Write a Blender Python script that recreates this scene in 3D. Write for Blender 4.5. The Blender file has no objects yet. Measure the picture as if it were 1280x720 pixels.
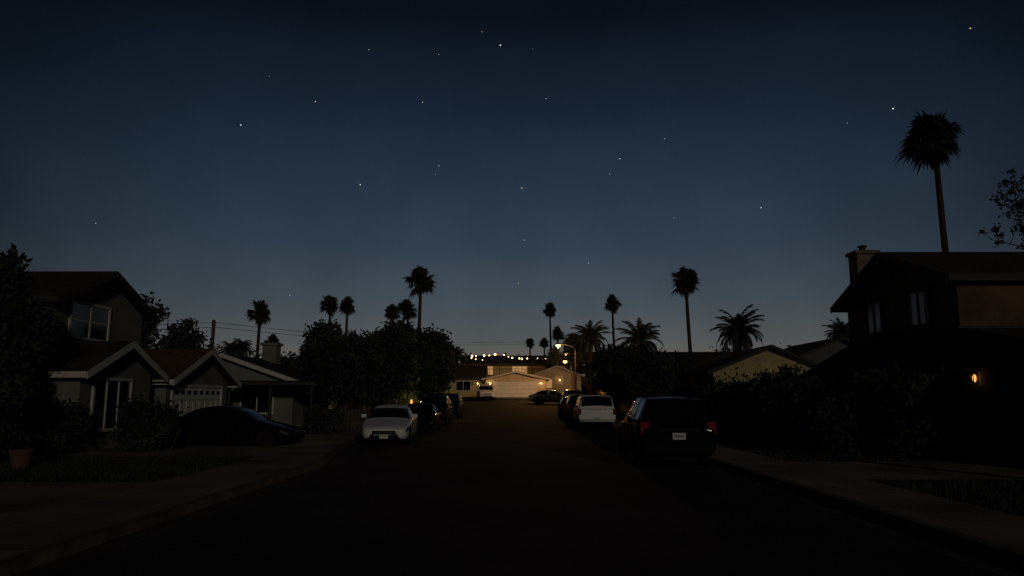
import bpy, math, random
import numpy as np
from mathutils import Vector, Matrix
random.seed(7); rng=np.random.default_rng(11)
scene=bpy.context.scene
try:
    scene.view_settings.view_transform='Standard'; scene.view_settings.look='None'
    scene.view_settings.exposure=0
except Exception: pass

# ---------------------------------------------------------------- materials
def lin(r,g,b):
    f=lambda c:(c/255/12.92) if c/255<=.04045 else ((c/255+.055)/1.055)**2.4
    return (f(r),f(g),f(b),1)
def mat(name,col,rough=.8,var=.25,scale=6,bump=0,metal=0,emit=None,estr=0,spec=.5,coat=0):
    m=bpy.data.materials.new(name); m.use_nodes=True
    nt=m.node_tree; b=nt.nodes['Principled BSDF']
    b.inputs['Roughness'].default_value=rough; b.inputs['Metallic'].default_value=metal
    b.inputs['Specular IOR Level'].default_value=spec
    if coat: b.inputs['Coat Weight'].default_value=coat
    tc=nt.nodes.new('ShaderNodeTexCoord')
    n=nt.nodes.new('ShaderNodeTexNoise'); n.inputs['Scale'].default_value=scale; n.inputs['Detail'].default_value=6
    nt.links.new(tc.outputs['Object'],n.inputs['Vector'])
    r=nt.nodes.new('ShaderNodeValToRGB')
    c=col[:3]
    r.color_ramp.elements[0].position=.3; r.color_ramp.elements[1].position=.7
    r.color_ramp.elements[0].color=(*[x*(1-var) for x in c],1)
    r.color_ramp.elements[1].color=(*[min(1,x*(1+var)) for x in c],1)
    nt.links.new(n.outputs['Fac'],r.inputs['Fac']); nt.links.new(r.outputs['Color'],b.inputs['Base Color'])
    if bump:
        bp=nt.nodes.new('ShaderNodeBump'); bp.inputs['Strength'].default_value=bump; bp.inputs['Distance'].default_value=.03
        n2=nt.nodes.new('ShaderNodeTexNoise'); n2.inputs['Scale'].default_value=scale*6; n2.inputs['Detail'].default_value=4
        nt.links.new(tc.outputs['Object'],n2.inputs['Vector'])
        nt.links.new(n2.outputs['Fac'],bp.inputs['Height']); nt.links.new(bp.outputs['Normal'],b.inputs['Normal'])
    if emit:
        b.inputs['Emission Color'].default_value=(*emit[:3],1); b.inputs['Emission Strength'].default_value=estr
    m['ramp']=r.name
    return m
def bricky(m,scale,w,h,mortar,dark=.5,vec=None,bump=.4):
    """multiply the base colour by brick/joint pattern"""
    nt=m.node_tree; b=nt.nodes['Principled BSDF']; r=nt.nodes[m['ramp']]
    tc=nt.nodes.new('ShaderNodeTexCoord'); br=nt.nodes.new('ShaderNodeTexBrick')
    src=tc.outputs['Object']
    if vec=='wall':   # (x+y, z)
        sp=nt.nodes.new('ShaderNodeSeparateXYZ'); ad=nt.nodes.new('ShaderNodeMath'); cb=nt.nodes.new('ShaderNodeCombineXYZ')
        nt.links.new(src,sp.inputs[0]); nt.links.new(sp.outputs[0],ad.inputs[0]); nt.links.new(sp.outputs[1],ad.inputs[1])
        nt.links.new(ad.outputs[0],cb.inputs[0]); nt.links.new(sp.outputs[2],cb.inputs[1]); src=cb.outputs[0]
    nt.links.new(src,br.inputs['Vector'])
    br.inputs['Scale'].default_value=scale; br.inputs['Brick Width'].default_value=w; br.inputs['Row Height'].default_value=h
    br.inputs['Mortar Size'].default_value=mortar; br.inputs['Color1'].default_value=(1,1,1,1); br.inputs['Color2'].default_value=(.8,.8,.8,1)
    br.inputs['Mortar'].default_value=(dark,dark,dark,1)
    mx=nt.nodes.new('ShaderNodeMix'); mx.data_type='RGBA'; mx.blend_type='MULTIPLY'; mx.inputs[0].default_value=1
    nt.links.new(r.outputs['Color'],mx.inputs[6]); nt.links.new(br.outputs['Color'],mx.inputs[7])
    nt.links.new(mx.outputs[2],b.inputs['Base Color'])
    bp=nt.nodes.new('ShaderNodeBump'); bp.inputs['Strength'].default_value=bump; bp.inputs['Distance'].default_value=.03
    nt.links.new(br.outputs['Color'],bp.inputs['Height']); nt.links.new(bp.outputs['Normal'],b.inputs['Normal'])
    return m
M={}
M['asphalt']=mat('asphalt',(.036,.034,.033),.95,.45,.5,.5,spec=.2)
M['concrete']=bricky(mat('concrete',(.22,.19,.155),.95,.5,.5,spec=.2),1,1.6,1.6,.012,.35)
M['kerb']=mat('kerb_concrete',(.12,.105,.09),.95,.4,2,.3,spec=.2)
M['gutter']=mat('gutter_concrete',(.06,.055,.048),.95,.4,2,.3,spec=.2)
M['lawn']=mat('lawn_soil',(.03,.032,.02),1,.5,.8,.6,spec=.1)
M['grass']=mat('grass_blade',(.04,.045,.022),.95,.4,2,spec=.1)
M['green_stucco']=mat('grey_green_stucco',(.175,.185,.165),.95,.22,.9,.4,spec=.2)
M['grey_stucco']=mat('grey_stucco',(.10,.105,.11),.95,.15,3,.4,spec=.2)
M['tan_stucco']=mat('tan_stucco',(.40,.34,.17),.95,.15,3,.4)
M['cream_stucco']=mat('cream_stucco',(.55,.45,.30),.95,.12,2,.4)
M['brown_stucco_leaf_shade']=mat('brown_stucco_leaf_shade',(.11,.065,.038),.95,.6,.9,.5)  # strong mottling paints leaf shadows into the brown colour
M['roof']=bricky(mat('roof_shingle',(.065,.056,.05),.95,.35,3,spec=.15),3,.9,.5,.03,.4)
M['roof_red']=bricky(mat('roof_tile_red',(.13,.065,.045),.95,.35,3,spec=.15),3,.9,.5,.03,.4)
M['trim']=mat('white_trim',(.55,.53,.47),.7,.12,2)
M['darktrim']=mat('dark_trim',(.05,.047,.045),.8,.1,4,spec=.2)
M['glass']=mat('window_glass',(.01,.012,.015),.08,.1,2,spec=.8)
M['curtain']=mat('curtain',(.45,.43,.42),.9,.3,9)
M['door_white']=mat('garage_door_paint',(.76,.74,.68),.5,.06,3)
M['brick']=bricky(mat('chimney_brick',(.17,.125,.105),.9,.3,5),6,.9,.4,.05,1.3,'wall')
M['bark']=mat('bark',(.07,.055,.04),1,.4,6,.6,spec=.1)
M['palm_bark']=mat('palm_bark',(.05,.041,.033),1,.4,5,.6,spec=.1)
M['leaf']=mat('leaf',(.04,.052,.026),.85,.5,1.2,spec=.1)
M['leaf2']=mat('leaf_olive',(.055,.06,.032),.85,.5,1.2,spec=.1)
M['palm_leaf']=mat('palm_leaf',(.04,.046,.028),.85,.4,2,spec=.08)
M['palm_dead']=mat('palm_skirt',(.05,.04,.03),.95,.4,2,spec=.08)
M['tyre']=mat('tyre',(.015,.015,.015),.9,.1,8,spec=.2)
M['rim']=mat('alloy_rim',(.2,.2,.21),.4,.1,8,metal=.8)
M['chrome']=mat('chrome',(.4,.4,.4),.25,.05,8,metal=1)
M['plastic']=mat('black_plastic',(.01,.01,.01),.8,.1,8,spec=.1)
M['carglass']=mat('car_glass',(.006,.007,.008),.05,.1,2,spec=.45)
M['white_paint']=mat('white_car_paint',(.8,.8,.8),.35,.03,2,coat=.6)
M['black_paint']=mat('black_car_paint',(.005,.005,.005),.75,.05,2,spec=.05,coat=.35)
M['navy_paint']=mat('dark_grey_car_paint',(.013,.013,.015),.7,.05,2,spec=.1,coat=.35)
M['silver_paint']=mat('silver_car_paint',(.18,.18,.19),.4,.04,2,metal=.5,coat=.6)
M['head']=mat('headlight_lens',(.09,.09,.09),.15,.05,8,spec=.6)
M['tail']=mat('tail_light_lens',(.20,.008,.006),.2,.1,8,spec=.3)
M['plate']=mat('licence_plate',(.6,.6,.58),.5,.03,30)
M['plateink']=mat('plate_lettering',(.03,.04,.15),.5,.03,30)
M['metal']=mat('painted_steel',(.045,.042,.04),.8,.15,5,spec=.2)
M['wood']=mat('weathered_wood',(.07,.055,.04),.95,.3,4,.4)
M['terracotta']=mat('terracotta',(.10,.05,.035),.95,.2,4)
M['lamp']=mat('lamp_glow',(1,.8,.5),.5,0,1,emit=(1,.50,.14),estr=7)
M['bulb']=mat('bulb_glow',(1,.8,.5),.5,0,1,emit=(1,.60,.25),estr=9)
M['dimbulb']=mat('dim_bulb_glow',(1,.6,.3),.5,0,1,emit=(1,.42,.13),estr=1.6)
M['warmwin']=mat('lit_window',(1,.8,.5),.5,.5,2,emit=(1,.50,.17),estr=.28)

# ---------------------------------------------------------------- mesh builder
class MB:
    def __init__(s): s.v=[];s.f=[];s.m=[]
    def add(s,vs,fs,mi=0):
        o=len(s.v); s.v.extend([tuple(p) for p in vs]); s.f.extend([tuple(i+o for i in f) for f in fs])
        s.m.extend([mi]*len(fs)); return s
    def box(s,x0,x1,y0,y1,z0,z1,mi=0):
        vs=[(x,y,z) for z in(z0,z1) for y in(y0,y1) for x in(x0,x1)]
        return s.add(vs,[(0,2,3,1),(4,5,7,6),(0,1,5,4),(2,6,7,3),(0,4,6,2),(1,3,7,5)],mi)
    def tube(s,pts,rad,n=8,mi=0):
        pts=[Vector(p) for p in pts]; vs=[]
        for i,p in enumerate(pts):
            d=(pts[min(i+1,len(pts)-1)]-pts[max(i-1,0)]).normalized()
            a=d.cross(Vector((0,0,1))) if abs(d.z)<.95 else d.cross(Vector((1,0,0)))
            a.normalize(); b=d.cross(a)
            for k in range(n):
                t=2*math.pi*k/n; vs.append(p+(a*math.cos(t)+b*math.sin(t))*rad[i])
        fs=[(i*n+k,i*n+(k+1)%n,(i+1)*n+(k+1)%n,(i+1)*n+k) for i in range(len(pts)-1) for k in range(n)]
        fs+= [tuple(range(n))[::-1],tuple((len(pts)-1)*n+k for k in range(n))]
        return s.add(vs,fs,mi)
    def lathe(s,prof,c,axis='x',n=20,mi=0):
        vs=[]
        for (a,r) in prof:
            for k in range(n):
                t=2*math.pi*k/n; u,w=r*math.cos(t),r*math.sin(t)
                p={'x':(a,u,w),'y':(u,a,w),'z':(u,w,a)}[axis]; vs.append((p[0]+c[0],p[1]+c[1],p[2]+c[2]))
        L=len(prof)
        fs=[(i*n+k,i*n+(k+1)%n,(i+1)*n+(k+1)%n,(i+1)*n+k) for i in range(L-1) for k in range(n)]
        fs+=[tuple(range(n)),tuple((L-1)*n+k for k in range(n))]
        return s.add(vs,fs,mi)
    def obj(s,name,mats,parent=None,smooth=False):
        me=bpy.data.meshes.new(name); me.from_pydata(s.v,[],s.f)
        for m in mats: me.materials.append(M[m])
        me.polygons.foreach_set('material_index',s.m)
        if smooth: me.polygons.foreach_set('use_smooth',[True]*len(s.f))
        me.update(); ob=bpy.data.objects.new(name,me); scene.collection.objects.link(ob)
        if parent: ob.parent=parent
        return ob
def empty(name,loc=(0,0,0),rz=0):
    e=bpy.data.objects.new(name,None); e.empty_display_size=.5; e.location=loc; e.rotation_euler=(0,0,rz)
    scene.collection.objects.link(e); return e

# ---------------------------------------------------------------- terrain
GY=[-1000,38,60,86,98,112,125,160,400,3000]; GZ=[0,0,.45,1.6,2.0,4.6,5.2,6,7,9]
g=lambda y: float(np.interp(y,GY,GZ))
cl=lambda y: float(np.interp(y,[-100,19,27,62,76],[-4.9,-4.9,-6.15,-6.15,-7.2]))
cr=lambda y: float(np.interp(y,[-100,62,76],[5.05,5.05,5.8]))
ROADEND=84.
ys=[-80,-40,-20]+list(np.arange(-10,130,1.0))+[140,160,200,260,400,700,1200,2500]
ys=sorted(set([float(y) for y in ys]+[ROADEND+.01]))
mb=MB(); vs=[];nc=14
for y in ys:
    r=-.12 if y<=ROADEND else .11
    for x,z in [(-1500,.11),(-200,.11),(-60,.11),(-30,.11),(-14,.11),(cl(y)-2,.11),(cl(y)-.13,.11),(cl(y)-.1,r),(cr(y)+.1,r),(cr(y)+.13,.11),(cr(y)+2,.11),(30,.11),(200,.11),(1500,.11)]:
        vs.append((x,y,g(y)+z))
fs=[(i*nc+k,i*nc+k+1,(i+1)*nc+k+1,(i+1)*nc+k) for i in range(len(ys)-1) for k in range(nc-1)]
mb.add(vs,fs); mb.obj('ground',['lawn'])
def strip(name,fa,fb,y0,y1,dz,m,step=1.0,sides=0):
    n=max(1,int((y1-y0)/step)); yy=[y0+(y1-y0)*i/n for i in range(n+1)]
    vs=[];fs=[]
    for y in yy:
        vs+=[(fa(y),y,g(y)+dz),(fb(y),y,g(y)+dz)]
        if sides: vs+=[(fb(y),y,g(y)+dz-sides),(fa(y),y,g(y)+dz-sides)]
    q=4 if sides else 2
    for i in range(n):
        for k in range(q if sides else 1):
            fs.append((i*q+k,i*q+(k+1)%q,(i+1)*q+(k+1)%q,(i+1)*q+k))
    if sides: fs+= [(0,1,2,3),tuple(n*4+k for k in range(4))]
    return MB().add(vs,fs).obj(name,[m])
strip('road',cl,cr,-40,ROADEND,0,'asphalt')
strip('gutter',lambda y:cl(y),lambda y:cl(y)+.4,-40,ROADEND-.2,.006,'gutter')
strip('gutter',lambda y:cr(y)-.4,lambda y:cr(y),-40,ROADEND-.2,.006,'gutter')
strip('kerb',lambda y:cl(y)-.16,cl,-40,ROADEND,.135,'kerb',1,.2)
strip('kerb',cr,lambda y:cr(y)+.16,-40,ROADEND,.135,'kerb',1,.2)
strip('sidewalk',lambda y:cl(y)-2.0,lambda y:cl(y)-.161,-40,ROADEND,.130,'concrete')
strip('sidewalk',lambda y:cr(y)+.161,lambda y:cr(y)+1.7,-40,ROADEND,.130,'concrete')
strip('driveway',lambda y:-13.2,lambda y:cl(y)-2.0,20.3,33.2,.124,'concrete')
strip('driveway',lambda y:-16,lambda y:cl(y)-2.0,3,14.3,.124,'concrete')
strip('driveway',lambda y:cr(y)+1.7,lambda y:12.2,14.8,19.0,.124,'concrete')
strip('driveway',lambda y:-5.2,lambda y:4.2,ROADEND-.02,88.2,.124,'concrete')
strip('driveway',lambda y:-13,lambda y:cl(y)-2.0,40,46,.124,'concrete')
strip('driveway',lambda y:cr(y)+1.7,lambda y:13,40,46,.124,'concrete')
# grass
mb=MB()
def blades(x0,x1,y0,y1,n):
    for _ in range(n):
        x=random.uniform(x0,x1);y=random.uniform(y0,y1);z=g(y)+.1;h=random.uniform(.05,.13);a=random.uniform(0,6.28);w=.012
        dx,dy=math.cos(a)*w,math.sin(a)*w; lx,ly=random.uniform(-.04,.04),random.uniform(-.04,.04)
        mb.add([(x-dx,y-dy,z),(x+dx,y+dy,z),(x+lx,y+ly,z+h)],[(0,1,2)])
blades(-13,-6.95,14.4,20.2,9000); blades(-12,-8.2,33.3,39.5,3000); blades(6.8,12,19.1,26,6000); blades(6.8,12,9,14.7,3500)
mb.obj('lawn_grass',['grass'])

# ---------------------------------------------------------------- buildings
def gable(par,axis,a0,a1,b0,b1,z0,ze,zp,wall,roof='roof',trim='trim',ov=.45,ends=(1,1)):
    T=(lambda a,b,z:(a,b,z)) if axis=='x' else (lambda a,b,z:(b,a,z))
    bm=(b0+b1)/2; w=MB(); vs=[]
    for a in(a0,a1): vs+=[T(a,b0,z0),T(a,b1,z0),T(a,b1,ze),T(a,bm,zp),T(a,b0,ze)]
    w.add(vs,[(0,1,2,3,4),(5,9,8,7,6),(0,4,9,5),(1,6,7,2)]); w.obj('walls',[wall],par)
    sl=(zp-ze)/(bm-b0); r=MB(); t=MB(); th=.14
    for s in(-1,1):
        be=(b0-ov) if s<0 else (b1+ov); zE=ze-sl*ov+.015; zR=zp+.015
        vs=[]
        for a in(a0-ov*ends[0],a1+ov*ends[1]):
            vs+=[T(a,bm,zR),T(a,be,zE),T(a,be,zE+th),T(a,bm,zR+th)]
        r.add(vs,[(0,1,2,3),(4,7,6,5),(0,4,5,1),(1,5,6,2),(2,6,7,3)])
        for k,a in enumerate((a0-ov*ends[0],a1+ov*ends[1])):
            if not ends[k]: continue
            d=-.04 if k==0 else .04
            vs=[]
            for aa in(a+d*.05,a+d):
                vs+=[T(aa,bm,zR-.1),T(aa,be,zE-.1),T(aa,be,zE+th-.02),T(aa,bm,zR+th-.02)]
            t.add(vs,[(0,1,2,3),(4,7,6,5),(0,4,5,1),(1,5,6,2),(2,6,7,3),(0,3,7,4)])
        bo=be+(.03 if s>0 else -.03)
        lo,hi=sorted((be+.002*s,bo)); p=T(a0-ov*ends[0],lo,0);q=T(a1+ov*ends[1],hi,0)
        t.box(min(p[0],q[0]),max(p[0],q[0]),min(p[1],q[1]),max(p[1],q[1]),zE-.06,zE+th-.01)
    r.obj('roof',[roof],par); t.obj('fascia',[trim],par)
def window(par,face,pl,sg,c0,c1,z0,z1,nx=2,nz=1,trim='trim',curtain=False,lit=False):
    def bx(mb,a0,a1,za,zb,d0,d1,mi=0):
        p0,p1=sorted((pl+sg*d0,pl+sg*d1))
        if face=='x': mb.box(p0,p1,a0,a1,za,zb,mi)
        else: mb.box(a0,a1,p0,p1,za,zb,mi)
    f=MB(); t=.09
    bx(f,c0-t,c0,z0-t,z1+t,-.02,.07);bx(f,c1,c1+t,z0-t,z1+t,-.02,.07)
    bx(f,c0,c1,z1,z1+t,-.02,.07);bx(f,c0-.03,c1+.03,z0-t,z0,-.02,.1)
    for i in range(1,nx):
        c=c0+(c1-c0)*i/nx; bx(f,c-.025,c+.025,z0,z1,0,.05)
    for i in range(1,nz):
        z=z0+(z1-z0)*i/nz; bx(f,c0,c1,z-.02,z+.02,0,.046)
    f.obj('window_frame',[trim],par)
    w=MB(); bx(w,c0,c1,z0,z1,-.01,.015); w.obj('window_glass',['warmwin' if lit else 'glass'],par)
    if curtain:
        w=MB(); L=(c1-c0)
        for k in range(4): bx(w,c0+L*(.03+k*.05),c0+L*(.07+k*.05),z0+.02,z1,.01,.022+.004*(k%2))
        for k in range(3): bx(w,c0+L*(.82+k*.05),c0+L*(.86+k*.05),z0+.02,z1,.01,.022+.004*(k%2))
        w.obj('curtain',['curtain'],par)
def garage_door(par,face,pl,sg,c0,c1,z0,z1,rows=4,cols=8,lites=True,m='door_white'):
    def bx(mb,a0,a1,za,zb,d0,d1,mi=0):
        p0,p1=sorted((pl+sg*d0,pl+sg*d1))
        if face=='x': mb.box(p0,p1,a0,a1,za,zb,mi)
        else: mb.box(a0,a1,p0,p1,za,zb,mi)
    d=MB(); bx(d,c0,c1,z0,z1,-.02,.02)
    W=(c1-c0)/cols;H=(z1-z0)/rows
    for i in range(cols):
        for j in range(rows):
            a,b=c0+W*i+.07,c0+W*(i+1)-.07; za,zb=z0+H*j+.07,z0+H*(j+1)-.07
            if lites and j==rows-1: bx(d,a+.07,b-.07,za+.14,zb-.06,.02,.03,1)
            else: bx(d,a,b,za,zb,.02,.035,0)
    for j in range(1,rows): bx(d,c0,c1,z0+H*j-.008,z0+H*j+.008,.02,.024,1)
    d.obj('garage_door',[m,'glass'],par)
    f=MB(); bx(f,c0-.12,c0,z0,z1+.12,-.01,.06);bx(f,c1,c1+.12,z0,z1+.12,-.01,.06);bx(f,c0,c1,z1,z1+.12,-.01,.06); f.obj('door_frame',['trim' if m=='door_white' else 'darktrim'],par)
def sconce(par,x,y,z,power,r=.06,bm='bulb'):
    b=MB(); b.box(x-.07,x+.07,y-.07,y+.07,z+.12,z+.16); b.box(x-.07,x+.07,y-.07,y+.07,z-.17,z-.14)
    for sx in(-1,1):
        for sy in(-1,1): b.box(x+sx*.06-.008,x+sx*.06+.008,y+sy*.06-.008,y+sy*.06+.008,z-.14,z+.12)
    b.obj('lantern_frame',['darktrim'],par)
    b=MB(); b.lathe([(-.1,.02),(-.04,.045),(.05,.045),(.1,.015)],(x,y,z),'z',10); b.obj('lantern_bulb',[bm],par)
    plight((x,y,z),power,par,r)
def plight(loc,power,par=None,r=.1,col=(1,.56,.24)):
    l=bpy.data.lights.new('bulb_light','POINT'); l.energy=power; l.color=col; l.shadow_soft_size=r
    o=bpy.data.objects.new('bulb_light',l); o.location=loc; scene.collection.objects.link(o)
    if par: o.parent=par
    return o

# left two-storey house
H=empty('two_storey_house')
gable(H,'x',-24,-16,24.9,31.0,2.4,5.15,6.4,'green_stucco','roof','darktrim',.5)
window(H,'x',-16,1,26.0,28.4,3.9,5.1,2,2)
w=MB(); w.box(-24,-14.2,21.6,33.6,0,2.4); w.obj('walls',['green_stucco'],H)
r=MB(); vs=[(-24.5,21.0,2.35),(-13.6,21.0,2.35),(-13.6,34,2.35),(-24.5,34,2.35),(-24,24.8,3.65),(-15.95,24.8,3.65),(-15.95,31.1,3.65),(-24,31.1,3.65)]
r.add(vs,[(0,1,5,4),(1,2,6,5),(2,3,7,6),(0,3,2,1)]); r.obj('skirt_roof',['roof_red'],H)
gable(H,'x',-14.6,-13,21.9,26.1,0,2.5,3.4,'green_stucco','roof','trim',.4,(0,1))
window(H,'x',-13,1,22.6,24.7,.75,2.25,3,1)
gable(H,'x',-18,-13,27.3,33.0,0,2.4,3.55,'green_stucco','roof_red','trim',.45,(0,1))
garage_door(H,'x',-13,1,27.8,32.3,.13,2.12)
t=MB(); t.box(-14.1,-14.02,26.35,27.15,.13,2.15); t.obj('front_door',['wood'],H)
v=MB()
for k in range(7): v.box(-13,-12.97,24.1-.35+k*.1,24.13-.35+k*.1,2.75,2.95+.12*(3-abs(3-k))/3)
v.obj('gable_vent',['darktrim'],H)

# left bungalow, gable to the camera
H=empty('bungalow')
gable(H,'y',36.5,49,-18,-11.1,.0,2.55,3.75,'green_stucco','roof','trim',.45)
b=MB(); b.box(-14.5,-13.7,41.6,42.4,2.6,4.65); b.box(-14.6,-13.6,41.5,42.5,4.65,4.8); b.obj('chimney',['green_stucco'],H)
window(H,'y',36.5,-1,-13.6,-12.1,1.0,2.1,2,1)
garage_door(H,'x',-11.1,1,40.5,45.2,.15,2.2)
b=MB(); b.add([(-13.5,33.9,2.3),(-9.3,33.9,2.3),(-9.3,36,2.42),(-13.5,36,2.42),(-13.5,33.9,2.42),(-9.3,33.9,2.42),(-9.3,36,2.54),(-13.5,36,2.54)],[(0,1,2,3),(4,7,6,5),(0,4,5,1),(1,5,6,2),(2,6,7,3),(3,7,4,0)]); b.obj('porch_roof',['roof'],H)
b=MB()
for x in(-13.3,-11.4,-9.5): b.box(x-.06,x+.06,34,34.12,.1,2.3)
b.obj('porch_posts',['darktrim'],H)

H=empty('wooden_fence'); b=MB()
for k in range(16):
    x=-10.2+k*.17; b.box(x,x+.13,37.0,37.03,.12,1.15+.03*(k%2))
b.box(-10.3,-7.5,37.03,37.07,.35,.43); b.box(-10.3,-7.5,37.03,37.07,.9,.98)
for x in(-10.3,-8.9,-7.5): b.box(x,x+.1,37.07,37.17,.1,1.3)
b.obj('pickets',['wood'],H)

# further left houses
H=empty('house'); gable(H,'y',54,66,-22,-13,.4,3.2,4.6,'tan_stucco','roof','darktrim'); window(H,'y',54,-1,-16,-14.5,1.4,2.4)
H=empty('house'); gable(H,'x',-24,-12,70,80,.8,3.9,5.4,'tan_stucco','roof','darktrim'); window(H,'x',-12,1,72,74,2,3)

# right two-storey house
H=empty('two_storey_house')
gable(H,'x',13,25,21.8,29,2.4,5.3,6.6,'grey_stucco','roof','darktrim',.45)
window(H,'x',13,-1,23.2,24.5,4.05,5.1,2,1,'darktrim',True)
window(H,'x',13,-1,26.3,27.4,4.05,5.1,2,1,'darktrim')
w=MB(); w.box(13.02,25,21.74,21.797,3.8,5.15); w.obj('painted_lit_patch',['brown_stucco_leaf_shade'],H)  # thin brown sheet, paints the warm-lit patch on this side wall
b=MB(); b.box(13.15,13.95,28.2,28.95,4.5,7.25); b.box(13.07,14.03,28.12,29.03,7.25,7.38); b.obj('chimney',['brick'],H)
b=MB(); b.lathe([(7.38,.12),(7.55,.12),(7.57,.18),(7.62,.18),(7.66,.05)],(13.55,28.57,0),'z',12); b.obj('chimney_cap',['metal'],H)
w=MB(); w.box(12.2,25,14.5,31,0,2.5); w.obj('walls',['grey_stucco'],H)
r=MB(); vs=[(11.6,13.9,2.45),(25.5,13.9,2.45),(25.5,31.6,2.45),(11.6,31.6,2.45),(13.02,21.7,3.75),(25,21.7,3.75),(25,29.1,3.75),(13.02,29.1,3.75)]
r.add(vs,[(0,1,5,4),(2,3,7,6),(3,0,4,7),(0,3,2,1)]); r.obj('skirt_roof',['roof'],H)
garage_door(H,'x',12.2,-1,15,18.8,.13,2.2,m='darktrim',lites=False)
sconce(H,12.08,19.75,2.22,.9,bm='dimbulb')

# right bungalow with lit olive gable
H=empty('bungalow')
gable(H,'y',48,60,12.6,20,.1,3.45,4.95,'tan_stucco','roof','darktrim',.5)
window(H,'y',48,-1,14,15.6,1.5,2.7); sconce(H,17.0,47.3,2.3,16)
H=empty('house'); gable(H,'x',13,24,64,72,.5,4.2,5.75,'cream_stucco','roof','darktrim',.5)
H=empty('house'); gable(H,'y',58,68,21,29.5,.5,4.5,6.3,'grey_stucco','roof','darktrim',.5)
H=empty('house'); gable(H,'y',74,84,9,15,1,3.9,5.3,'cream_stucco','roof','darktrim',.4); window(H,'y',74,-1,10,11.5,2.2,3.3)

# end-of-street house with lit garage
H=empty('garage_house')
z=1.6
gable(H,'y',88.2,97,-3.9,3.3,z,3.95,4.75,'cream_stucco','roof','trim',.45)
garage_door(H,'y',88.2,-1,-2.9,2.1,z+.12,3.6,cols=8,lites=False)
gable(H,'x',-11,-3.9,89.5,97,z,4.1,5.6,'tan_stucco','roof','darktrim',.4,(1,0))
window(H,'y',89.5,-1,-7.5,-5.8,2.6,3.7,2,1)
sconce(H,-3.4,87.9,3.4,30); sconce(H,2.7,87.9,3.4,30); sconce(H,-4.9,89.2,3.4,4)
H=empty('stucco_house')
gable(H,'y',97.2,108,1.9,8.2,1.9,4.6,5.8,'cream_stucco','roof','trim',.4); window(H,'y',97.2,-1,3,4.4,3.0,4.1,lit=True); sconce(H,5.4,96.9,4.0,18)
H=empty('hillside_house')
gable(H,'x',-9,8,121,130,4.5,7.2,8.7,'tan_stucco','roof','darktrim',.5)
window(H,'y',121,-1,-6,-4.2,5.4,6.8,3,1,lit=True); window(H,'y',121,-1,-1,1.4,5.4,6.8,3,1,lit=True); window(H,'y',121,-1,4.5,6,5.6,6.7)
b=MB(); b.box(-10,9,116.5,120.9,4.2,5.3); b.obj('terrace_wall',['brown_stucco_leaf_shade'],H)
b=MB()
for k in range(39): b.box(-10+k*.5,-9.95+k*.5,116.5,116.55,5.3,6.2)
b.box(-10,9.05,116.45,116.6,6.2,6.27); b.obj('railing',['darktrim'],H)
H=empty('hillside_house'); gable(H,'x',12,24,125,134,4.8,8,9.6,'tan_stucco','roof','darktrim',.5); window(H,'y',125,-1,14,15.5,5.9,7,lit=True)
H=empty('hillside_house'); gable(H,'x',-30,-16,128,137,4.8,8,9.4,'tan_stucco','roof','darktrim',.5)

# string lights
H=empty('string_lights'); wi=MB(); bu=MB()
def strand(p,q,sag,n,rr):
    pts=[]
    for i in range(n+1):
        t=i/n; P=Vector(p).lerp(Vector(q),t); P.z-=sag*4*t*(1-t); pts.append(P)
    wi.tube(pts,[.012]*len(pts),4)
    for P in pts[1:-1]:
        P=P+Vector((random.uniform(-.25,.25),0,random.uniform(-.1,.05))); k=rr*random.uniform(.55,1.35)
        bu.lathe([(-k,.02),(-k*.5,k*.85),(0,k),(k*.5,k*.7),(k,.02)],(P.x,P.y,P.z-.1),'z',8)
strand((-8.3,116.6,8.6),(-3.0,116.6,8.9),.35,6,.12); strand((-3.0,116.6,8.9),(2.2,116.6,8.2),.5,7,.10); strand((2.2,116.6,8.2),(8.4,116.6,9.0),.6,6,.07)
strand((-8.3,116.6,8.6),(-5,121,8.0),.3,4,.08)
for x,zt in((-8.3,8.65),(-3,8.95),(2.2,8.25),(8.4,9.05)): wi.tube([(x,116.6,5.2),(x,116.6,zt)],[.04,.035],6)
wi.obj('cable_and_poles',['darktrim'],H); bu.obj('bulbs',['bulb'],H)
for x in(-6.5,-2,3): plight((x,117.3,8.0),24,H,.15)

# street lamps
def street_lamp(x,y,h,arm,power):
    z0=g(y)+.11; H=empty('street_lamp',(x,y,z0))
    p=MB(); p.lathe([(0,.2),(.12,.2),(.2,.12)],(0,0,0),'z',12); p.tube([(0,0,.15),(0,0,h*.5),(0,0,h-.5)],[.1,.08,.06],10)
    p.tube([(0,0,h-.5),(arm*.15,0,h-.15),(arm*.5,0,h+.05),(arm*.9,0,h+.08)],[.06,.04,.03,.028],8); p.obj('pole_and_arm',['metal'],H,True)
    c=MB(); a=arm
    c.lathe([(a*.8,.03),(a*.88,.08),(a*1.0,.12),(a*1.14,.1),(a*1.22,.03)],(0,0,h+.12),'x',12); c.obj('lamp_head',['metal'],H,True)
    c=MB(); c.lathe([(-.24,.04),(-.18,.2),(-.06,.27),(.03,.22)],(a*1.02,0,h+.03),'z',14); c.obj('lamp_lens',['lamp'],H,True)
    plight((a*1.02,0,h-.4),power,H,.12,(1,.48,.16))
street_lamp(6.1,79,5.9,-1.8,1100)
street_lamp(8.3,112,3.6,-1.0,200)
street_lamp(7.0,98,4.4,-.8,110)

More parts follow.
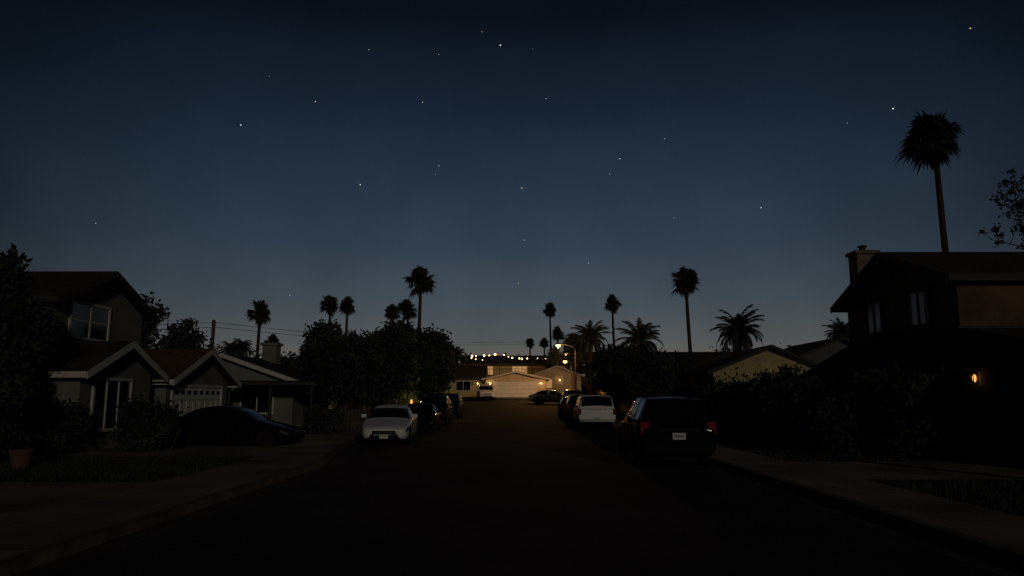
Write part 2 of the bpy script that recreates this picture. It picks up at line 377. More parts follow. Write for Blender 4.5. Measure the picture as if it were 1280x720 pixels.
# utility pole
H=empty('utility_pole',(-29.2,70,.5)); p=MB(); p.tube([(0,0,0),(0,0,8.6)],[.22,.17],8)
for z in(8.1,8.35): p.lathe([(.12,.05),(.2,.07),(.26,.03)],(0,0,z),'x',8)
p.obj('pole',['wood'],H)
H=empty('utility_wires'); wi=MB()
for dz in(8.4,8.85):
    for a,b in(((-75,66,dz+.8),(-29.0,70,dz)),((-29.0,70,dz),(2,140,dz+3.5))):
        pts=[]
        for i in range(13):
            t=i/12; P=Vector(a).lerp(Vector(b),t); P.z-=.8*4*t*(1-t); pts.append(P)
        wi.tube(pts,[.022]*13,4)
wi.obj('wires',['plastic'],H)

# ---------------------------------------------------------------- palms
def palm(name,x,y,zc,R,lean=(0,0),skirt=True,thick=.2):
    R*=1.08*random.uniform(.96,1.06)
    z0=g(y)+.1; zc-=z0; H=empty(name,(x,y,z0)); t=MB()
    lx,ly=lean; n=12; pts=[];rad=[]
    for i in range(n+1):
        s=i/n; pts.append((-lx*(1-s)**1.5,-ly*(1-s)**1.5,zc*s)); rad.append(thick*(1.45-.5*s if s<.15 else 1.1-.35*s)*(1+.06*(i%2)))
    t.tube(pts,rad,9); t.obj('trunk',['palm_bark'],H,True)
    c=MB(); C=Vector((0,0,zc))
    nl=random.randint(58,70); asym=random.uniform(0,6.28); core=44
    for i in range(nl+26+core):
        dead=nl<=i<nl+26; inner=i>=nl+26
        az=random.uniform(0,6.28); el=math.radians(random.uniform(-85,-50) if dead else (-48+135*((i+.5)/nl)**.9+random.uniform(-10,10)))
        if inner: el=math.radians(random.uniform(-60,85))
        if dead: L=R*random.uniform(.5,.95)
        elif inner: L=R*random.uniform(.4,.72)
        else: L=R*random.uniform(.8,1.15)*(1+.1*math.cos(az-asym))
        d=Vector((math.cos(az)*math.cos(el),math.sin(az)*math.cos(el),math.sin(el)))
        s=Vector((-math.sin(az),math.cos(az),0)); up=s.cross(d)*-1
        tw=random.uniform(-.7,.7) if not inner else random.uniform(-1.5,1.5); s=(s*math.cos(tw)+up*math.sin(tw)).normalized()
        base=C+Vector((0,0,random.uniform(-.25,.1)*R)); pe=L*(.2 if inner else (.45 if not dead else .3)); P=base+d*pe
        c.add([base-s*.025,base+s*.025,P+s*.02,P-s*.02],[(0,1,2,3)],1 if dead else 0)
        K=12; half=math.radians(78 if not dead else 30)
        for k in range(K):
            a=-half+2*half*k/(K-1)+random.uniform(-.05,.05); ll=L*(.56 if not inner else .8)*(1-.25*abs(a)/half)*random.uniform(.85,1.15)
            dd=d*math.cos(a)+s*math.sin(a); pw=dd.cross(s.cross(d)).normalized()*(ll*.075)
            m=P+dd*ll*.6; tip=P+dd*ll+Vector((0,0,-ll*random.uniform(.1,.45)))
            c.add([P,m-pw,tip,m+pw],[(0,1,2,3)],1 if dead else 0)
    c.obj('crown',['palm_leaf','palm_dead'],H)
def date_palm(name,x,y,zc,R,nf=54,thick=.3,wid=1.0):
    z0=g(y)+.1; zc-=z0; H=empty(name,(x,y,z0)); t=MB()
    t.tube([(0,0,0),(.05,0,zc*.3),(0,.05,zc*.7),(0,0,zc-.1)],[thick*1.3,thick,thick*.9,thick*1.2],10)
    t.obj('trunk',['palm_bark'],H,True); c=MB()
    for i in range(nf):
        az=i*2.4+random.uniform(-.2,.2); el=math.radians(-20+105*(i/nf)+random.uniform(-10,10)); L=R*random.uniform(.85,1.3)
        h=Vector((math.cos(az),math.sin(az),0)); P=Vector((0,0,zc)); side=Vector((-h.y,h.x,0)); seg=12; e=el
        for k in range(seg):
            d=h*math.cos(e)+Vector((0,0,math.sin(e))); Q=P+d*L/seg
            c.add([P-side*.035,P+side*.035,Q+side*.025,Q-side*.025],[(0,1,2,3)])
            if k>=1:
                for q in range(2):
                    pos=P.lerp(Q,q/2); f=(k+q/2)/seg; ll=R*.26*math.sin(math.pi*min(1,.15+f*.8))**.6*random.uniform(.75,1.2)
                    for sg in(-1,1):
                        dl=(side*sg*.6+d*.75+Vector((0,0,-.35+random.uniform(-.15,.15)))).normalized()
                        w=d*.034*R*wid
                        c.add([pos-w,pos+w,pos+dl*ll+Vector((0,0,-.12*ll))],[(0,1,2)])
            P=Q; e-=math.radians(4+6*k/seg+ (3 if i<nf/2 else 0))
    c.obj('fronds',['palm_leaf'],H)
for a in [(-12.1,90,16.1,1.9,(.3,0)),(-31,120,16.9,1.8,(-.5,0)),(-28.6,122,17.0,1.6,(.2,0)),(-22.4,130,16.8,1.6,(.2,0)),(-17.4,115,15.5,1.65,(-.2,0)),
          (-35.4,100,13.3,1.7,(.3,0)),(-43.5,130,11.6,1.4,(0,0)),(6.9,160,20.8,1.8,(-.3,0)),(8,150,14.7,1.4,(0,0)),(16.7,130,18.2,1.7,(-.4,0)),
          (20.7,90,16.0,1.8,(-.5,0)),(3,190,15.9,1.3,(0,0)),(6.6,188,15.6,1.4,(0,0)),(23.45,40,16.2,1.66,(-.25,0)),(-16,170,13.5,1.3,(0,0)),(-24.5,180,15,1.3,(0,0))]:
    palm('palm_tree',a[0],a[1],a[2],a[3],a[4],True,.24 if a[1]>60 else .19)
for a in [(9,92,9.0,2.6),(14,85,8.1,2.9),(20.9,70,7.9,2.65),(41.6,95,9.8,2.4),(-43,110,8.8,1.9),(-39.5,105,8.6,1.8),(-12.5,150,10.5,2.0)]:
    date_palm('date_palm_tree',*a)

# ---------------------------------------------------------------- broadleaf foliage
def leaves(lobes,n,size,seed):
    r=np.random.default_rng(seed); V=[]
    vol=np.array([l[3]*l[4]*l[5] for l in lobes])**.8; vol=vol/vol.sum()
    for l,fr in zip(lobes,vol):
        k=max(20,int(n*fr)); nc=max(6,k//28)
        d=r.normal(size=(nc,3)); d/=np.linalg.norm(d,axis=1)[:,None]
        rad=r.uniform(.25,1,size=(nc,1))**.45*r.uniform(.8,1.12,size=(nc,1)); cc=d*rad
        idx=r.integers(0,nc,k)
        p=cc[idx]*np.array(l[3:6])+np.array(l[:3])+r.normal(size=(k,3))*(.13*min(l[3:6])+size*.7)
        V.append(p)
    P=np.concatenate(V); k=len(P)
    a=r.normal(size=(k,3)); a/=np.linalg.norm(a,axis=1)[:,None]
    b=np.cross(a,r.normal(size=(k,3))); b/=np.linalg.norm(b,axis=1)[:,None]
    s=size*r.uniform(.6,1.3,size=(k,1))
    q=np.stack([P-a*s,P-b*s*.45,P+a*s,P+b*s*.45],axis=1).reshape(-1,3)
    return q
def leafobj(name,q,m,par):
    k=len(q)//4; me=bpy.data.meshes.new(name)
    me.from_pydata(q.tolist(),[],np.arange(4*k).reshape(-1,4).tolist()); me.materials.append(M[m]); me.update()
    o=bpy.data.objects.new(name,me); scene.collection.objects.link(o); o.parent=par; return o
sd=[100]
def tree(name,x,y,h,r,n=6000,size=.14,trunk=None,low=.25,m='leaf',lob=9,spiky=False):
    sd[0]+=1; rr=random.Random(sd[0]); z0=g(y)+.1; H=empty(name,(x,y,z0)); t=MB()
    th=h*low; lobes=[]
    zc=(h+th)/2; rz=(h-th)/2
    lobes.append((0,0,zc,r*.72,r*.72,rz*.78))
    for i in range(lob):
        a=rr.uniform(0,6.28); f=rr.uniform(.35,.72); zz=th+(h-th)*rr.uniform(.15,.9)
        k=rr.uniform(.28,.5); taper=1-.5*abs((zz-zc)/rz)**2
        lobes.append((math.cos(a)*r*f*taper,math.sin(a)*r*f*taper,min(zz,h-r*k*.8),r*k,r*k,min(r*k*.85,rz*.5)))
    for i in range(10 if spiky else 5):
        a=rr.uniform(0,6.28);f=rr.uniform(.0,.6); lobes.append((math.cos(a)*r*f,math.sin(a)*r*f,h-rr.uniform(0,.25)*h*.5,.1*r+.05,.1*r+.05,h*.07))
    tr=trunk or .05*h
    t.tube([(0,0,0),(.05,0,th*.6),(0,.04,th+.2*(h-th)),(0,0,zc+rz*.4)],[tr*1.2,tr,tr*.7,tr*.2],8)
    for l in lobes[1:lob+1]:
        t.tube([(0,0,th*.8),(l[0]*.45,l[1]*.45,(th+l[2])/2),(l[0],l[1],l[2])],[tr*.6,tr*.35,tr*.1],6)
    t.obj('trunk_and_limbs',['bark'],H,True)
    leafobj('foliage',leaves(lobes,n,size,sd[0]),m,H); return H
def shrub(x,y,h,rx,ry,n=3000,size=.08,m='leaf',name='shrub'):
    sd[0]+=1; rr=random.Random(sd[0]); z0=g(y)+.1; H=empty(name,(x,y,z0)); t=MB(); lobes=[(0,0,h*.48,rx*.8,ry*.8,h*.45)]
    for i in range(8):
        a=rr.uniform(0,6.28); lobes.append((math.cos(a)*rx*.6,math.sin(a)*ry*.6,h*rr.uniform(.3,.78),rx*.35,ry*.35,h*.25))
    for i in range(7):
        a=rr.uniform(0,6.28); t.tube([(0,0,0),(math.cos(a)*rx*.25,math.sin(a)*ry*.25,h*.4),(math.cos(a)*rx*.5,math.sin(a)*ry*.5,h*.8)],[.04,.025,.01],5)
    t.obj('stems',['bark'],H); leafobj('foliage',leaves(lobes,n,size,sd[0]),m,H)
tree('evergreen_tree',-13.9,19.6,5.3,1.35,9000,.11,low=.04,spiky=True)
tree('evergreen_tree',-12.6,17.2,2.6,1.0,3500,.1,low=.04,spiky=True)
shrub(-11.3,22.6,1.7,1.0,.9,4500); shrub(-13.0,21.0,1.5,.8,.8,2500)
tree('tree',-26,50,8.0,2.0,3500,.2,spiky=True); tree('tree',-23.8,52,6.6,2.1,3500,.2,spiky=True); tree('tree',-30,54,7.0,2.4,3500,.2)
tree('street_tree',-8.7,37.5,4.9,2.0,9000,.14,low=.22); tree('street_tree',-10.6,40.5,4.9,2.0,7000,.14,low=.2)
tree('street_tree',-7.6,43.5,5.4,2.0,9000,.15,low=.2); tree('street_tree',-8.6,50,6.5,2.3,8000,.17,low=.15,m='leaf2')
tree('street_tree',-7.1,57,6.3,2.3,8000,.18,low=.15); tree('street_tree',-7.9,66,6.8,2.5,7000,.2,low=.12)
tree('street_tree',-13.5,52,6.4,2.2,5000,.2,low=.15); tree('street_tree',-8.4,78,6.2,2.1,4500,.22,low=.12)
shrub(-8.9,34.5,1.2,1.0,.9,2500,.1); shrub(-8.4,47,1.8,1.0,1.4,2500,.12,'leaf2'); shrub(-9.3,55,2,1.2,2,2500,.14); shrub(-7.2,48.6,2.0,.7,.8,2500,.1,'leaf2')
for a in [(9.3,33,2.5,1.5,1.5),(10.6,29,2.7,1.6,1.5),(9.6,25.5,2.4,1.3,1.3),(11.2,33,2.8,1.5,1.5),(11.0,22.3,2.6,1.2,1.4),(11.9,37.5,2.6,1.7,1.5),(8.6,37,2.3,1.2,1.2),(10.6,19.9,2.3,.9,.8),(12.8,41.5,2.6,1.8,1.5),(9.3,21.6,1.6,.9,.9)]:
    shrub(*a,n=4000,size=.11)
tree('street_tree',7.6,58,5.2,2.1,8000,.17,low=.12); tree('street_tree',9.9,62,5.2,2.3,7000,.18,low=.12)
tree('street_tree',9.2,50,4.1,1.7,6000,.16,low=.12); tree('street_tree',11.2,56,4.5,1.8,5000,.16,low=.12)
tree('tree',7.9,104,7.4,1.8,3500,.25,m='leaf2'); tree('tree',5.8,117,4.6,1.5,2500,.25,m='leaf2')
# tree whose branches enter at the right edge
H=empty('tree',(10.4,13.2,.1)); t=MB(); rr=random.Random(5)
t.tube([(.3,-.2,0),(.2,-.1,2.0),(0,0,3.6),(0,0,5.6)],[.16,.13,.09,.03],8)
lob=[]
for i in range(20):
    a=rr.uniform(2.3,3.9) if i<14 else rr.uniform(-1,1.6); L=rr.uniform(.9,1.75); z=rr.uniform(3.7,5.0); e=rr.uniform(-.05,.75)
    if i<14 and z<4.1: L*=.7
    p=Vector((0,0,z)); q=p+Vector((math.cos(a)*L,math.sin(a)*L,e*L*.7)); md=(p+q)/2+Vector((0,0,-.12))
    t.tube([p,md,q],[.025,.015,.006],5)
    for k in range(6):
        f=rr.uniform(.4,1); s=md.lerp(q,f); tip=s+Vector((rr.uniform(-.25,.1),rr.uniform(-.15,.15),rr.uniform(-.02,.28)))
        t.tube([s,tip],[.008,.005],4); lob.append((tip.x,tip.y,tip.z,.05,.05,.04))
lob.append((.9,0,4.6,.7,.9,1.0))
t.obj('trunk_and_limbs',['bark'],H,True); leafobj('foliage',leaves(lob,4200,.042,77),'leaf',H)
# distant trees: one mass
qs=[]; rr=random.Random(3)
for i in range(150):
    y=rr.uniform(138,215); x=rr.uniform(-150,170); h=rr.uniform(2.5,6.5)
    if abs(x)<12: h*=.7
    z=g(y); r=rr.uniform(2.5,5)
    qs.append(leaves([(x,y,z+h*.5,r,r,h*.5),(x+rr.uniform(-2,2),y,z+h*.75,r*.5,r*.5,h*.35)],420,.4,900+i))
for i in range(46):
    s=-1 if i%2 else 1
    y=rr.uniform(75,125); x=s*rr.uniform(27,75); h=rr.uniform(3.5,6); r=rr.uniform(2,3.5)
    qs.append(leaves([(x,y,g(y)+h*.5,r,r,h*.5),(x+1,y,g(y)+h*.8,r*.5,r*.5,h*.3)],500,.28,1200+i))
DT=leafobj('distant_trees',np.concatenate(qs),'leaf',None)
# garden light by the left hedge
H=empty('garden_light'); b=MB(); b.tube([(-6.75,46.9,.1),(-6.75,46.9,1.3)],[.03,.03],8); b.box(-6.87,-6.63,46.78,47.02,1.6,1.64); b.obj('post',['darktrim'],H)
b=MB(); b.lathe([(1.3,.04),(1.38,.06),(1.52,.06),(1.6,.04)],(-6.75,46.9,0),'z',10); b.obj('lamp_glass',['dimbulb'],H); plight((-6.75,46.9,1.85),60,H,.08,(1,.72,.28))
H=empty('terracotta_planter'); b=MB(); b.lathe([(.12,.16),(.45,.24),(.52,.27),(.55,.27),(.55,.22),(.5,.2)],(-11.3,17.0,0),'z',16); b.obj('pot',['terracotta'],H,True)
leafobj('plant',leaves([(-11.3,17.0,.75,.2,.2,.25)],200,.07,5),'leaf',H)

# ---------------------------------------------------------------- vehicles
import bmesh
def car(name,kind,paint,x,y,rz=0):
    # local: front at -Y; rz=0 -> front faces the camera (-Y)
    H=empty(name,(x,y,g(y)+.0),rz)
    if kind=='sedan':
        L=4.55; S=[(0,.66,.32,.56,.60,.55,''),(.12,.82,.2,.64,.70,.66,''),(.8,.89,.18,.80,.86,.72,''),(1.25,.90,.18,.88,.96,.76,'T'),(1.95,.90,.18,.92,1.39,.60,'S'),(2.45,.90,.18,.93,1.45,.60,''),(2.53,.90,.18,.93,1.45,.60,'S'),(3.15,.90,.18,.95,1.42,.59,'S'),(3.45,.90,.18,.96,1.33,.58,'T'),(3.95,.89,.2,.97,1.06,.68,''),(4.42,.86,.25,.93,1.0,.66,''),(4.55,.76,.38,.80,.86,.62,'')]
        wr=.33; ax=(.88,3.65)
    elif kind=='suv':
        L=4.7; S=[(0,.72,.38,.75,.80,.6,''),(.12,.88,.26,.85,.92,.7,''),(.9,.94,.24,.98,1.04,.78,''),(1.3,.95,.24,1.04,1.1,.8,'T'),(1.9,.95,.24,1.06,1.66,.66,'S'),(2.5,.95,.24,1.08,1.74,.67,''),(2.58,.95,.24,1.08,1.74,.67,'S'),(3.35,.95,.24,1.09,1.74,.67,''),(3.43,.95,.24,1.09,1.74,.67,'S'),(4.1,.95,.24,1.1,1.71,.67,''),(4.32,.94,.25,1.1,1.67,.66,'T'),(4.58,.93,.28,1.08,1.14,.72,''),(4.68,.90,.36,.98,1.04,.70,''),(4.7,.86,.42,.9,.96,.68,'')]
        wr=.37; ax=(.9,3.7)
    else:
        L=5.2; S=[(0,.78,.42,.86,.9,.66,''),(.1,.9,.32,.95,1.0,.74,''),(1.1,.95,.3,1.05,1.1,.82,''),(1.35,.95,.3,1.08,1.14,.84,'T'),(1.9,.95,.3,1.1,1.72,.7,'S'),(2.35,.95,.3,1.1,1.78,.72,''),(2.43,.95,.3,1.1,1.78,.72,'S'),(3.15,.95,.3,1.1,1.78,.72,''),(3.3,.95,.3,1.1,1.8,.78,'S'),(4.8,.95,.3,1.1,1.8,.78,''),(4.95,.95,.32,1.1,1.78,.77,'T'),(5.1,.95,.34,1.1,1.16,.82,''),(5.18,.94,.42,1.06,1.1,.8,''),(5.2,.92,.46,1.02,1.06,.78,'')]
        wr=.38; ax=(.95,4.15)
    vs=[];fs=[];mi=[]
    for (a,w,zb,sh,zt,wt,_) in S:
        yy=a-L/2; half=[(0,zb),(w*.84,zb),(w,zb+.14),(w*1.0,(zb+sh)/2+.04),(w*.965,sh),(wt,zt-.03),(0,zt+.02)]
        ring=half+[(-p[0],p[1]) for p in half[-2:0:-1]]
        vs+=[(p[0],yy,p[1]) for p in ring]
    n=12
    for i in range(len(S)-1):
        fl=S[i][6]
        for j in range(n):
            k=j if j<6 else 11-j
            fs.append((i*n+j,i*n+(j+1)%n,(i+1)*n+(j+1)%n,(i+1)*n+j))
            gl=(k==4 and fl=='S') or (k==5 and fl=='T') or (k==4 and fl=='T' and kind=='sedan')
            mi.append(1 if gl else (2 if k==0 else 0))
    fs+=[tuple(range(n)),tuple((len(S)-1)*n+k for k in range(n))]; mi+=[0,0]
    me=bpy.data.meshes.new('body'); me.from_pydata(vs,[],fs)
    for m in(paint,'carglass','plastic'): me.materials.append(M[m])
    me.polygons.foreach_set('material_index',mi); me.polygons.foreach_set('use_smooth',[True]*len(fs)); me.update()
    at=me.attributes.new('crease_edge','FLOAT','EDGE')
    for e in me.edges:
        a,b=e.vertices; ja,jb=a%n,b%n; ia,ib=a//n,b//n
        if ja==jb and ja in(1,11): at.data[e.index].value=.7
        elif ja==jb and ja in(4,8,5,7): at.data[e.index].value=.55
        elif ia==ib and (ia in(0,len(S)-1)): at.data[e.index].value=.6
        elif ia==ib and S[ia][6]=='T' : at.data[e.index].value=.4
    tmp=bpy.data.objects.new('tmp',me); scene.collection.objects.link(tmp)
    ss=tmp.modifiers.new('s','SUBSURF'); ss.levels=2; ss.render_levels=2
    cut=MB()
    for a in ax:
        for s in(-1,1):
            cut.lathe([(s*.62,wr+.055),(s*1.2,wr+.055)],(0,a-L/2,wr),'x',28)
    co=cut.obj('cut',['plastic'])
    bm=bmesh.new(); bm.from_mesh(co.data); bmesh.ops.recalc_face_normals(bm,faces=bm.faces); bm.to_mesh(co.data); bm.free()
    bm=bmesh.new(); bm.from_mesh(me); bmesh.ops.recalc_face_normals(bm,faces=bm.faces); bm.to_mesh(me); bm.free()
    bo=tmp.modifiers.new('b','BOOLEAN'); bo.operation='DIFFERENCE'; bo.object=co; bo.solver='EXACT'
    try: bo.material_mode='TRANSFER'
    except Exception: pass
    dg=bpy.context.evaluated_depsgraph_get(); dg.update()
    nm=bpy.data.meshes.new_from_object(tmp.evaluated_get(dg)); nm.name='body'
    bpy.data.objects.remove(tmp); bpy.data.objects.remove(co)
    body=bpy.data.objects.new('body',nm); scene.collection.objects.link(body); body.parent=H
    W0=S[5][1]
    for a in ax:
        for s in(-1,1):
            t=MB(); o=s*(W0-.02); c=(0,a-L/2,wr)
            t.lathe([(o-s*.22,wr*.6),(o-s*.22,wr*.93),(o-s*.18,wr),(o-s*.03,wr),(o,wr*.93),(o,wr*.66)],c,'x',26,0)
            t.lathe([(o-s*.1,wr*.64),(o-s*.02,wr*.66),(o-s*.015,wr*.6),(o-s*.06,wr*.56)],c,'x',26,1)
            t.lathe([(o-s*.07,.07),(o-s*.01,.06),(o,.03)],c,'x',12,1)
            for k in range(5):
                th=k*math.tau/5; d=Vector((0,math.cos(th),math.sin(th))); e=Vector((0,-math.sin(th),math.cos(th))); C=Vector(c)
                p=[C+d*.05+e*.035,C+d*.05-e*.035,C+d*wr*.6-e*.025,C+d*wr*.6+e*.025]
                t.add([q+Vector((o-s*.02,0,0)) for q in p]+[q+Vector((o-s*.06,0,0)) for q in p],[(0,1,2,3),(4,7,6,5),(0,4,5,1),(1,5,6,2),(2,6,7,3),(3,7,4,0)],1)
            t.obj('wheel',['tyre','rim'],H,False)
    f=-L/2; bk=L/2; w=W0
    fr=MB(); zf=S[0][3]
    fr.box(-.42,.42,f-.012,f+.1,zf-.14,zf-.02,0); fr.box(-.5,.5,f+.0,f+.1,S[0][2]+.0,S[0][2]+.10,0)
    fr.box(-.43,.43,f-.018,f-.01,zf-.085,zf-.07,1)
    fr.obj('grille',['plastic','chrome'],H)
    hl=MB()
    for s in(-1,1):
        hl.add([(s*w*.52,f+.01,zf-.02),(s*w*.52,f+.01,zf-.13),(s*w*.92,f+.16,zf+.0),(s*w*.92,f+.16,zf-.08),(s*w*.97,f+.42,zf+.10),(s*w*.99,f+.38,zf+.02),(s*w*.56,f+.07,zf+.05)],[(0,1,3,2),(2,3,5,4),(0,2,6),(2,4,6)])
    hl.obj('headlights',['head'],H)
    pl=MB(); pl.box(-.16,.16,f-.03,f-.02,zf-.30,zf-.15); pl.obj('front_plate',['plate' if 'white' in paint else 'plastic'],H)
    zr=S[-1][3]; tl=MB()
    if kind=='sedan':
        for s in(-1,1): x0,x1=sorted((s*.42,s*.80)); tl.box(x0,x1,bk-.10,bk+.012,zr-.12,zr+.02)
        pz=zr-.13
    elif kind=='suv':
        for s in(-1,1): x0,x1=sorted((s*.70,s*.915)); tl.box(x0,x1,bk-.16,bk-.015,zr-.08,zr+.22)
        pz=zr-.12
    else:
        for s in(-1,1): x0,x1=sorted((s*.80,s*.955)); tl.box(x0,x1,bk-.14,bk+.005,zr-.22,zr+.08)
        pz=zr-.40
    tl.obj('tail_lights',['tail'],H)
    pl=MB(); pl.box(-.16,.16,bk+.005,bk+.02,pz-.08,pz+.08,0)
    for k in range(7): pl.box(-.12+k*.036,-.10+k*.036,bk+.02,bk+.024,pz-.03,pz+.03,1)
    pl.obj('rear_plate',['plate','plateink'],H)
    bp=MB(); zb=S[-1][2]; bp.box(-w*.86,w*.86,bk-.1,bk+.05,zb-.05,zb+.10,0)
    if kind!='sedan':
        bp.box(-w*.9,w*.9,bk-.1,bk+.09,zb-.02,zb+.12,1 if kind=='pickup' else 0)
        bp.box(-.5,.5,bk-.03,bk+.012,zr+.02,zr+.045,1)
    bo2=bp.obj('rear_bumper',['plastic','chrome'],H); bv=bo2.modifiers.new('b','BEVEL'); bv.width=.02; bv.segments=2
    d=MB(); ya=S[3][0]+.35-L/2; zm=S[4][3]+.05
    for s in(-1,1):
        x0,x1=sorted((s*(w*.96),s*(w+.16))); d.box(x0,x1,ya,ya+.08,zm,zm+.13)
        for yy in(S[5][0]-.25-L/2,S[5][0]+.7-L/2):
            x0,x1=sorted((s*(w-.01),s*(w+.022))); d.box(x0,x1,yy,yy+.16,S[5][3]-.13,S[5][3]-.10)
    d2=d.obj('mirrors_and_handles',[paint],H); bv=d2.modifiers.new('b','BEVEL'); bv.width=.02; bv.segments=2
    sm=MB()
    for s in(-1,1):
        x0,x1=sorted((s*(w-.03),s*(w+.001)))
        for yy in(S[3][0]+.1-L/2,S[5][0]+.05-L/2,S[7][0]+.02-L/2): sm.box(x0,x1,yy,yy+.012,.38,S[5][3]-.08)
        if kind!='sedan':
            x0,x1=sorted((s*.56,s*.60)); sm.box(x0,x1,S[5][0]-.2-L/2,S[9][0]-L/2-.1,S[5][4]-.0,S[5][4]+.05)
    sm.obj('seams_and_rails',['plastic'],H)
    return H
P=math.pi
car('parked_car','sedan','white_paint',-4.95,29.0,.06)
car('parked_car','sedan','black_paint',-4.95,37.8,0)
car('parked_car','suv','navy_paint',-5.0,44.5,0)
car('parked_car','suv','black_paint',-4.9,52,0)
car('parked_car','sedan','black_paint',-9.75,25.6,P/2-.02)
car('parked_suv','suv','black_paint',3.9,20.6,P)
car('pickup_truck','pickup','white_paint',4.0,40.6,P)
car('parked_car','suv','navy_paint',3.95,48.5,P)
car('parked_car','sedan','black_paint',3.9,56,P)
car('parked_car','sedan','white_paint',3.4,74.5,P*.42)
car('parked_car','suv','silver_paint',4.6,65,P)
car('parked_van','suv','white_paint',-3.6,82.5,.1)

# ---------------------------------------------------------------- stars
st=MB(); cat=[(-.024,.940,.474,1.3,0),(-.378,.956,.368,1.25,2),(-.276,.951,.399,.85,1),(-.215,.968,.287,.95,0),(.005,.969,.282,.95,1),(.138,.963,.321,.9,2),(.507,.953,.387,1.25,0),(.611,.937,.494,1.1,1),(.329,.973,.255,.85,0),
(.038,.951,.402,.6,2),(-.108,.964,.312,.5,0),(-.130,.952,.398,.5,0),(-.049,.937,.492,.5,1),(-.203,.941,.469,.5,0),(-.108,.942,.462,.5,2),(-.577,.976,.236,.5,0),(.095,.984,.181,.5,0),(.008,.979,.212,.4,0),(0,.988,.154,.5,1),(-.311,.99,.138,.5,0),(.20,.965,.35,.35,0),(.21,.97,.24,.35,0)]
for i in range(150): cat.append((random.uniform(-1.5,1.5),random.uniform(-1,1),random.uniform(.2,1.2),random.uniform(.1,.4),random.choice((0,0,1,2))))
for (x,y,z,s,c) in cat:
    d=Vector((x,y,z)).normalized()*1800; d.z+=1.7; r=1.25*s+.25
    st.add([d+Vector(v)*r for v in((1,0,0),(-1,0,0),(0,1,0),(0,-1,0),(0,0,1),(0,0,-1))],[(0,2,4),(2,1,4),(1,3,4),(3,0,4),(2,0,5),(1,2,5),(3,1,5),(0,3,5)],c)
M['star0']=mat('star_white',(1,1,1),1,0,1,emit=(1,.95,.85),estr=1.0)
M['star1']=mat('star_orange',(1,1,1),1,0,1,emit=(1,.62,.28),estr=.9)
M['star2']=mat('star_blue',(1,1,1),1,0,1,emit=(.5,.7,1),estr=1.0)
st.obj('stars',['star0','star1','star2'])

# ---------------------------------------------------------------- sky
wd=bpy.data.worlds.new('World'); scene.world=wd; wd.use_nodes=True; nt=wd.node_tree; nt.nodes.clear()
N=nt.nodes.new; Lk=nt.links.new
out=N('ShaderNodeOutputWorld'); bg=N('ShaderNodeBackground'); tc=N('ShaderNodeTexCoord'); sp=N('ShaderNodeSeparateXYZ')
Lk(tc.outputs['Generated'],sp.inputs[0])
ramp=N('ShaderNodeValToRGB'); cr_=ramp.color_ramp
stops=[(0,(122,106,92)),(.035,(104,97,90)),(.075,(84,87,88)),(.13,(66,76,84)),(.20,(50,62,76)),(.30,(36,49,65)),(.38,(24,35,49)),(.48,(10,16,25)),(.6,(5,8,12)),(1,(3,4,6))]
while len(cr_.elements)<len(stops): cr_.elements.new(.5)
for e,(p,c) in zip(cr_.elements,stops): e.position=p; e.color=lin(*c)
Lk(sp.outputs['Z'],ramp.inputs['Fac'])
def mth(op,a,b=None):
    n=N('ShaderNodeMath'); n.operation=op
    for i,v in enumerate((a,b)):
        if v is None: continue
        if isinstance(v,(int,float)): n.inputs[i].default_value=v
        else: Lk(v,n.inputs[i])
    return n.outputs[0]
x2=mth('MULTIPLY',sp.outputs['X'],sp.outputs['X']); y2=mth('MULTIPLY',sp.outputs['Y'],sp.outputs['Y'])
ln=mth('SQRT',mth('ADD',x2,y2)); ca=mth('DIVIDE',sp.outputs['Y'],mth('MAXIMUM',ln,.001))
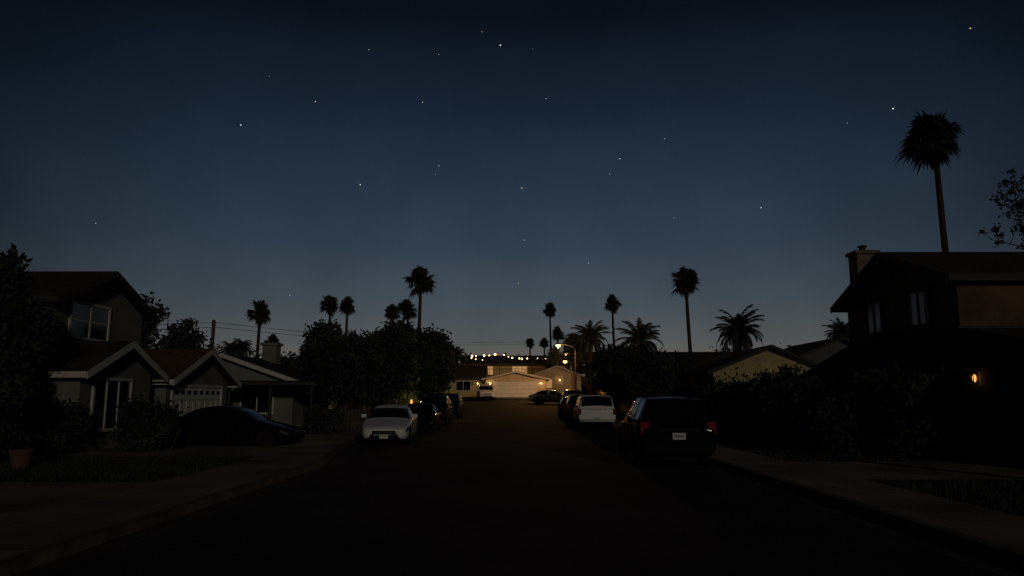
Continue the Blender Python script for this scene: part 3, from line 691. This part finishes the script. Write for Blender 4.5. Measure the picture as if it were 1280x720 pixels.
mr=N('ShaderNodeMapRange'); mr.interpolation_type='SMOOTHSTEP'; mr.inputs['From Min'].default_value=.66; mr.inputs['From Max'].default_value=1.01; mr.inputs['To Min'].default_value=.10; mr.inputs['To Max'].default_value=1.0
Lk(ca,mr.inputs['Value'])
nz=N('ShaderNodeTexNoise'); nz.inputs['Scale'].default_value=9; nz.inputs['Detail'].default_value=6; Lk(tc.outputs['Generated'],nz.inputs['Vector'])
nm=N('ShaderNodeMapRange'); nm.inputs['From Min'].default_value=.3; nm.inputs['From Max'].default_value=.7; nm.inputs['To Min'].default_value=.92; nm.inputs['To Max'].default_value=1.08; Lk(nz.outputs['Fac'],nm.inputs['Value'])
fac=mth('MULTIPLY',mr.outputs[0],nm.outputs[0])
vm=N('ShaderNodeVectorMath'); vm.operation='SCALE'; Lk(ramp.outputs['Color'],vm.inputs[0]); Lk(fac,vm.inputs['Scale'])
Lk(vm.outputs[0],bg.inputs['Color']); bg.inputs['Strength'].default_value=1
sky=N('ShaderNodeTexSky'); sky.sky_type='NISHITA'; sky.sun_disc=False; sky.sun_elevation=math.radians(-5); sky.sun_rotation=0
bg2=N('ShaderNodeBackground'); bg2.inputs['Strength'].default_value=.003; Lk(sky.outputs[0],bg2.inputs['Color'])
ad=N('ShaderNodeAddShader'); Lk(bg.outputs[0],ad.inputs[0]); Lk(bg2.outputs[0],ad.inputs[1]); Lk(ad.outputs[0],out.inputs['Surface'])

# weak warm directional night light from behind the viewer
sl=bpy.data.lights.new('sun','SUN'); sl.energy=.23; sl.angle=math.radians(3); sl.color=(1,.88,.72)
so=bpy.data.objects.new('sun',sl); scene.collection.objects.link(so)
so.rotation_euler=Vector((-.31,.92,-.21)).to_track_quat('-Z','Y').to_euler()

# ---------------------------------------------------------------- camera
cd=bpy.data.cameras.new('camera'); cam=bpy.data.objects.new('camera',cd); scene.collection.objects.link(cam)
cd.sensor_width=36; cd.lens=36*920/1280; cd.clip_start=.1; cd.clip_end=5000
cam.location=(0,0,1.7); cam.rotation_euler=(math.radians(98.5),0,math.radians(.5))
scene.camera=cam
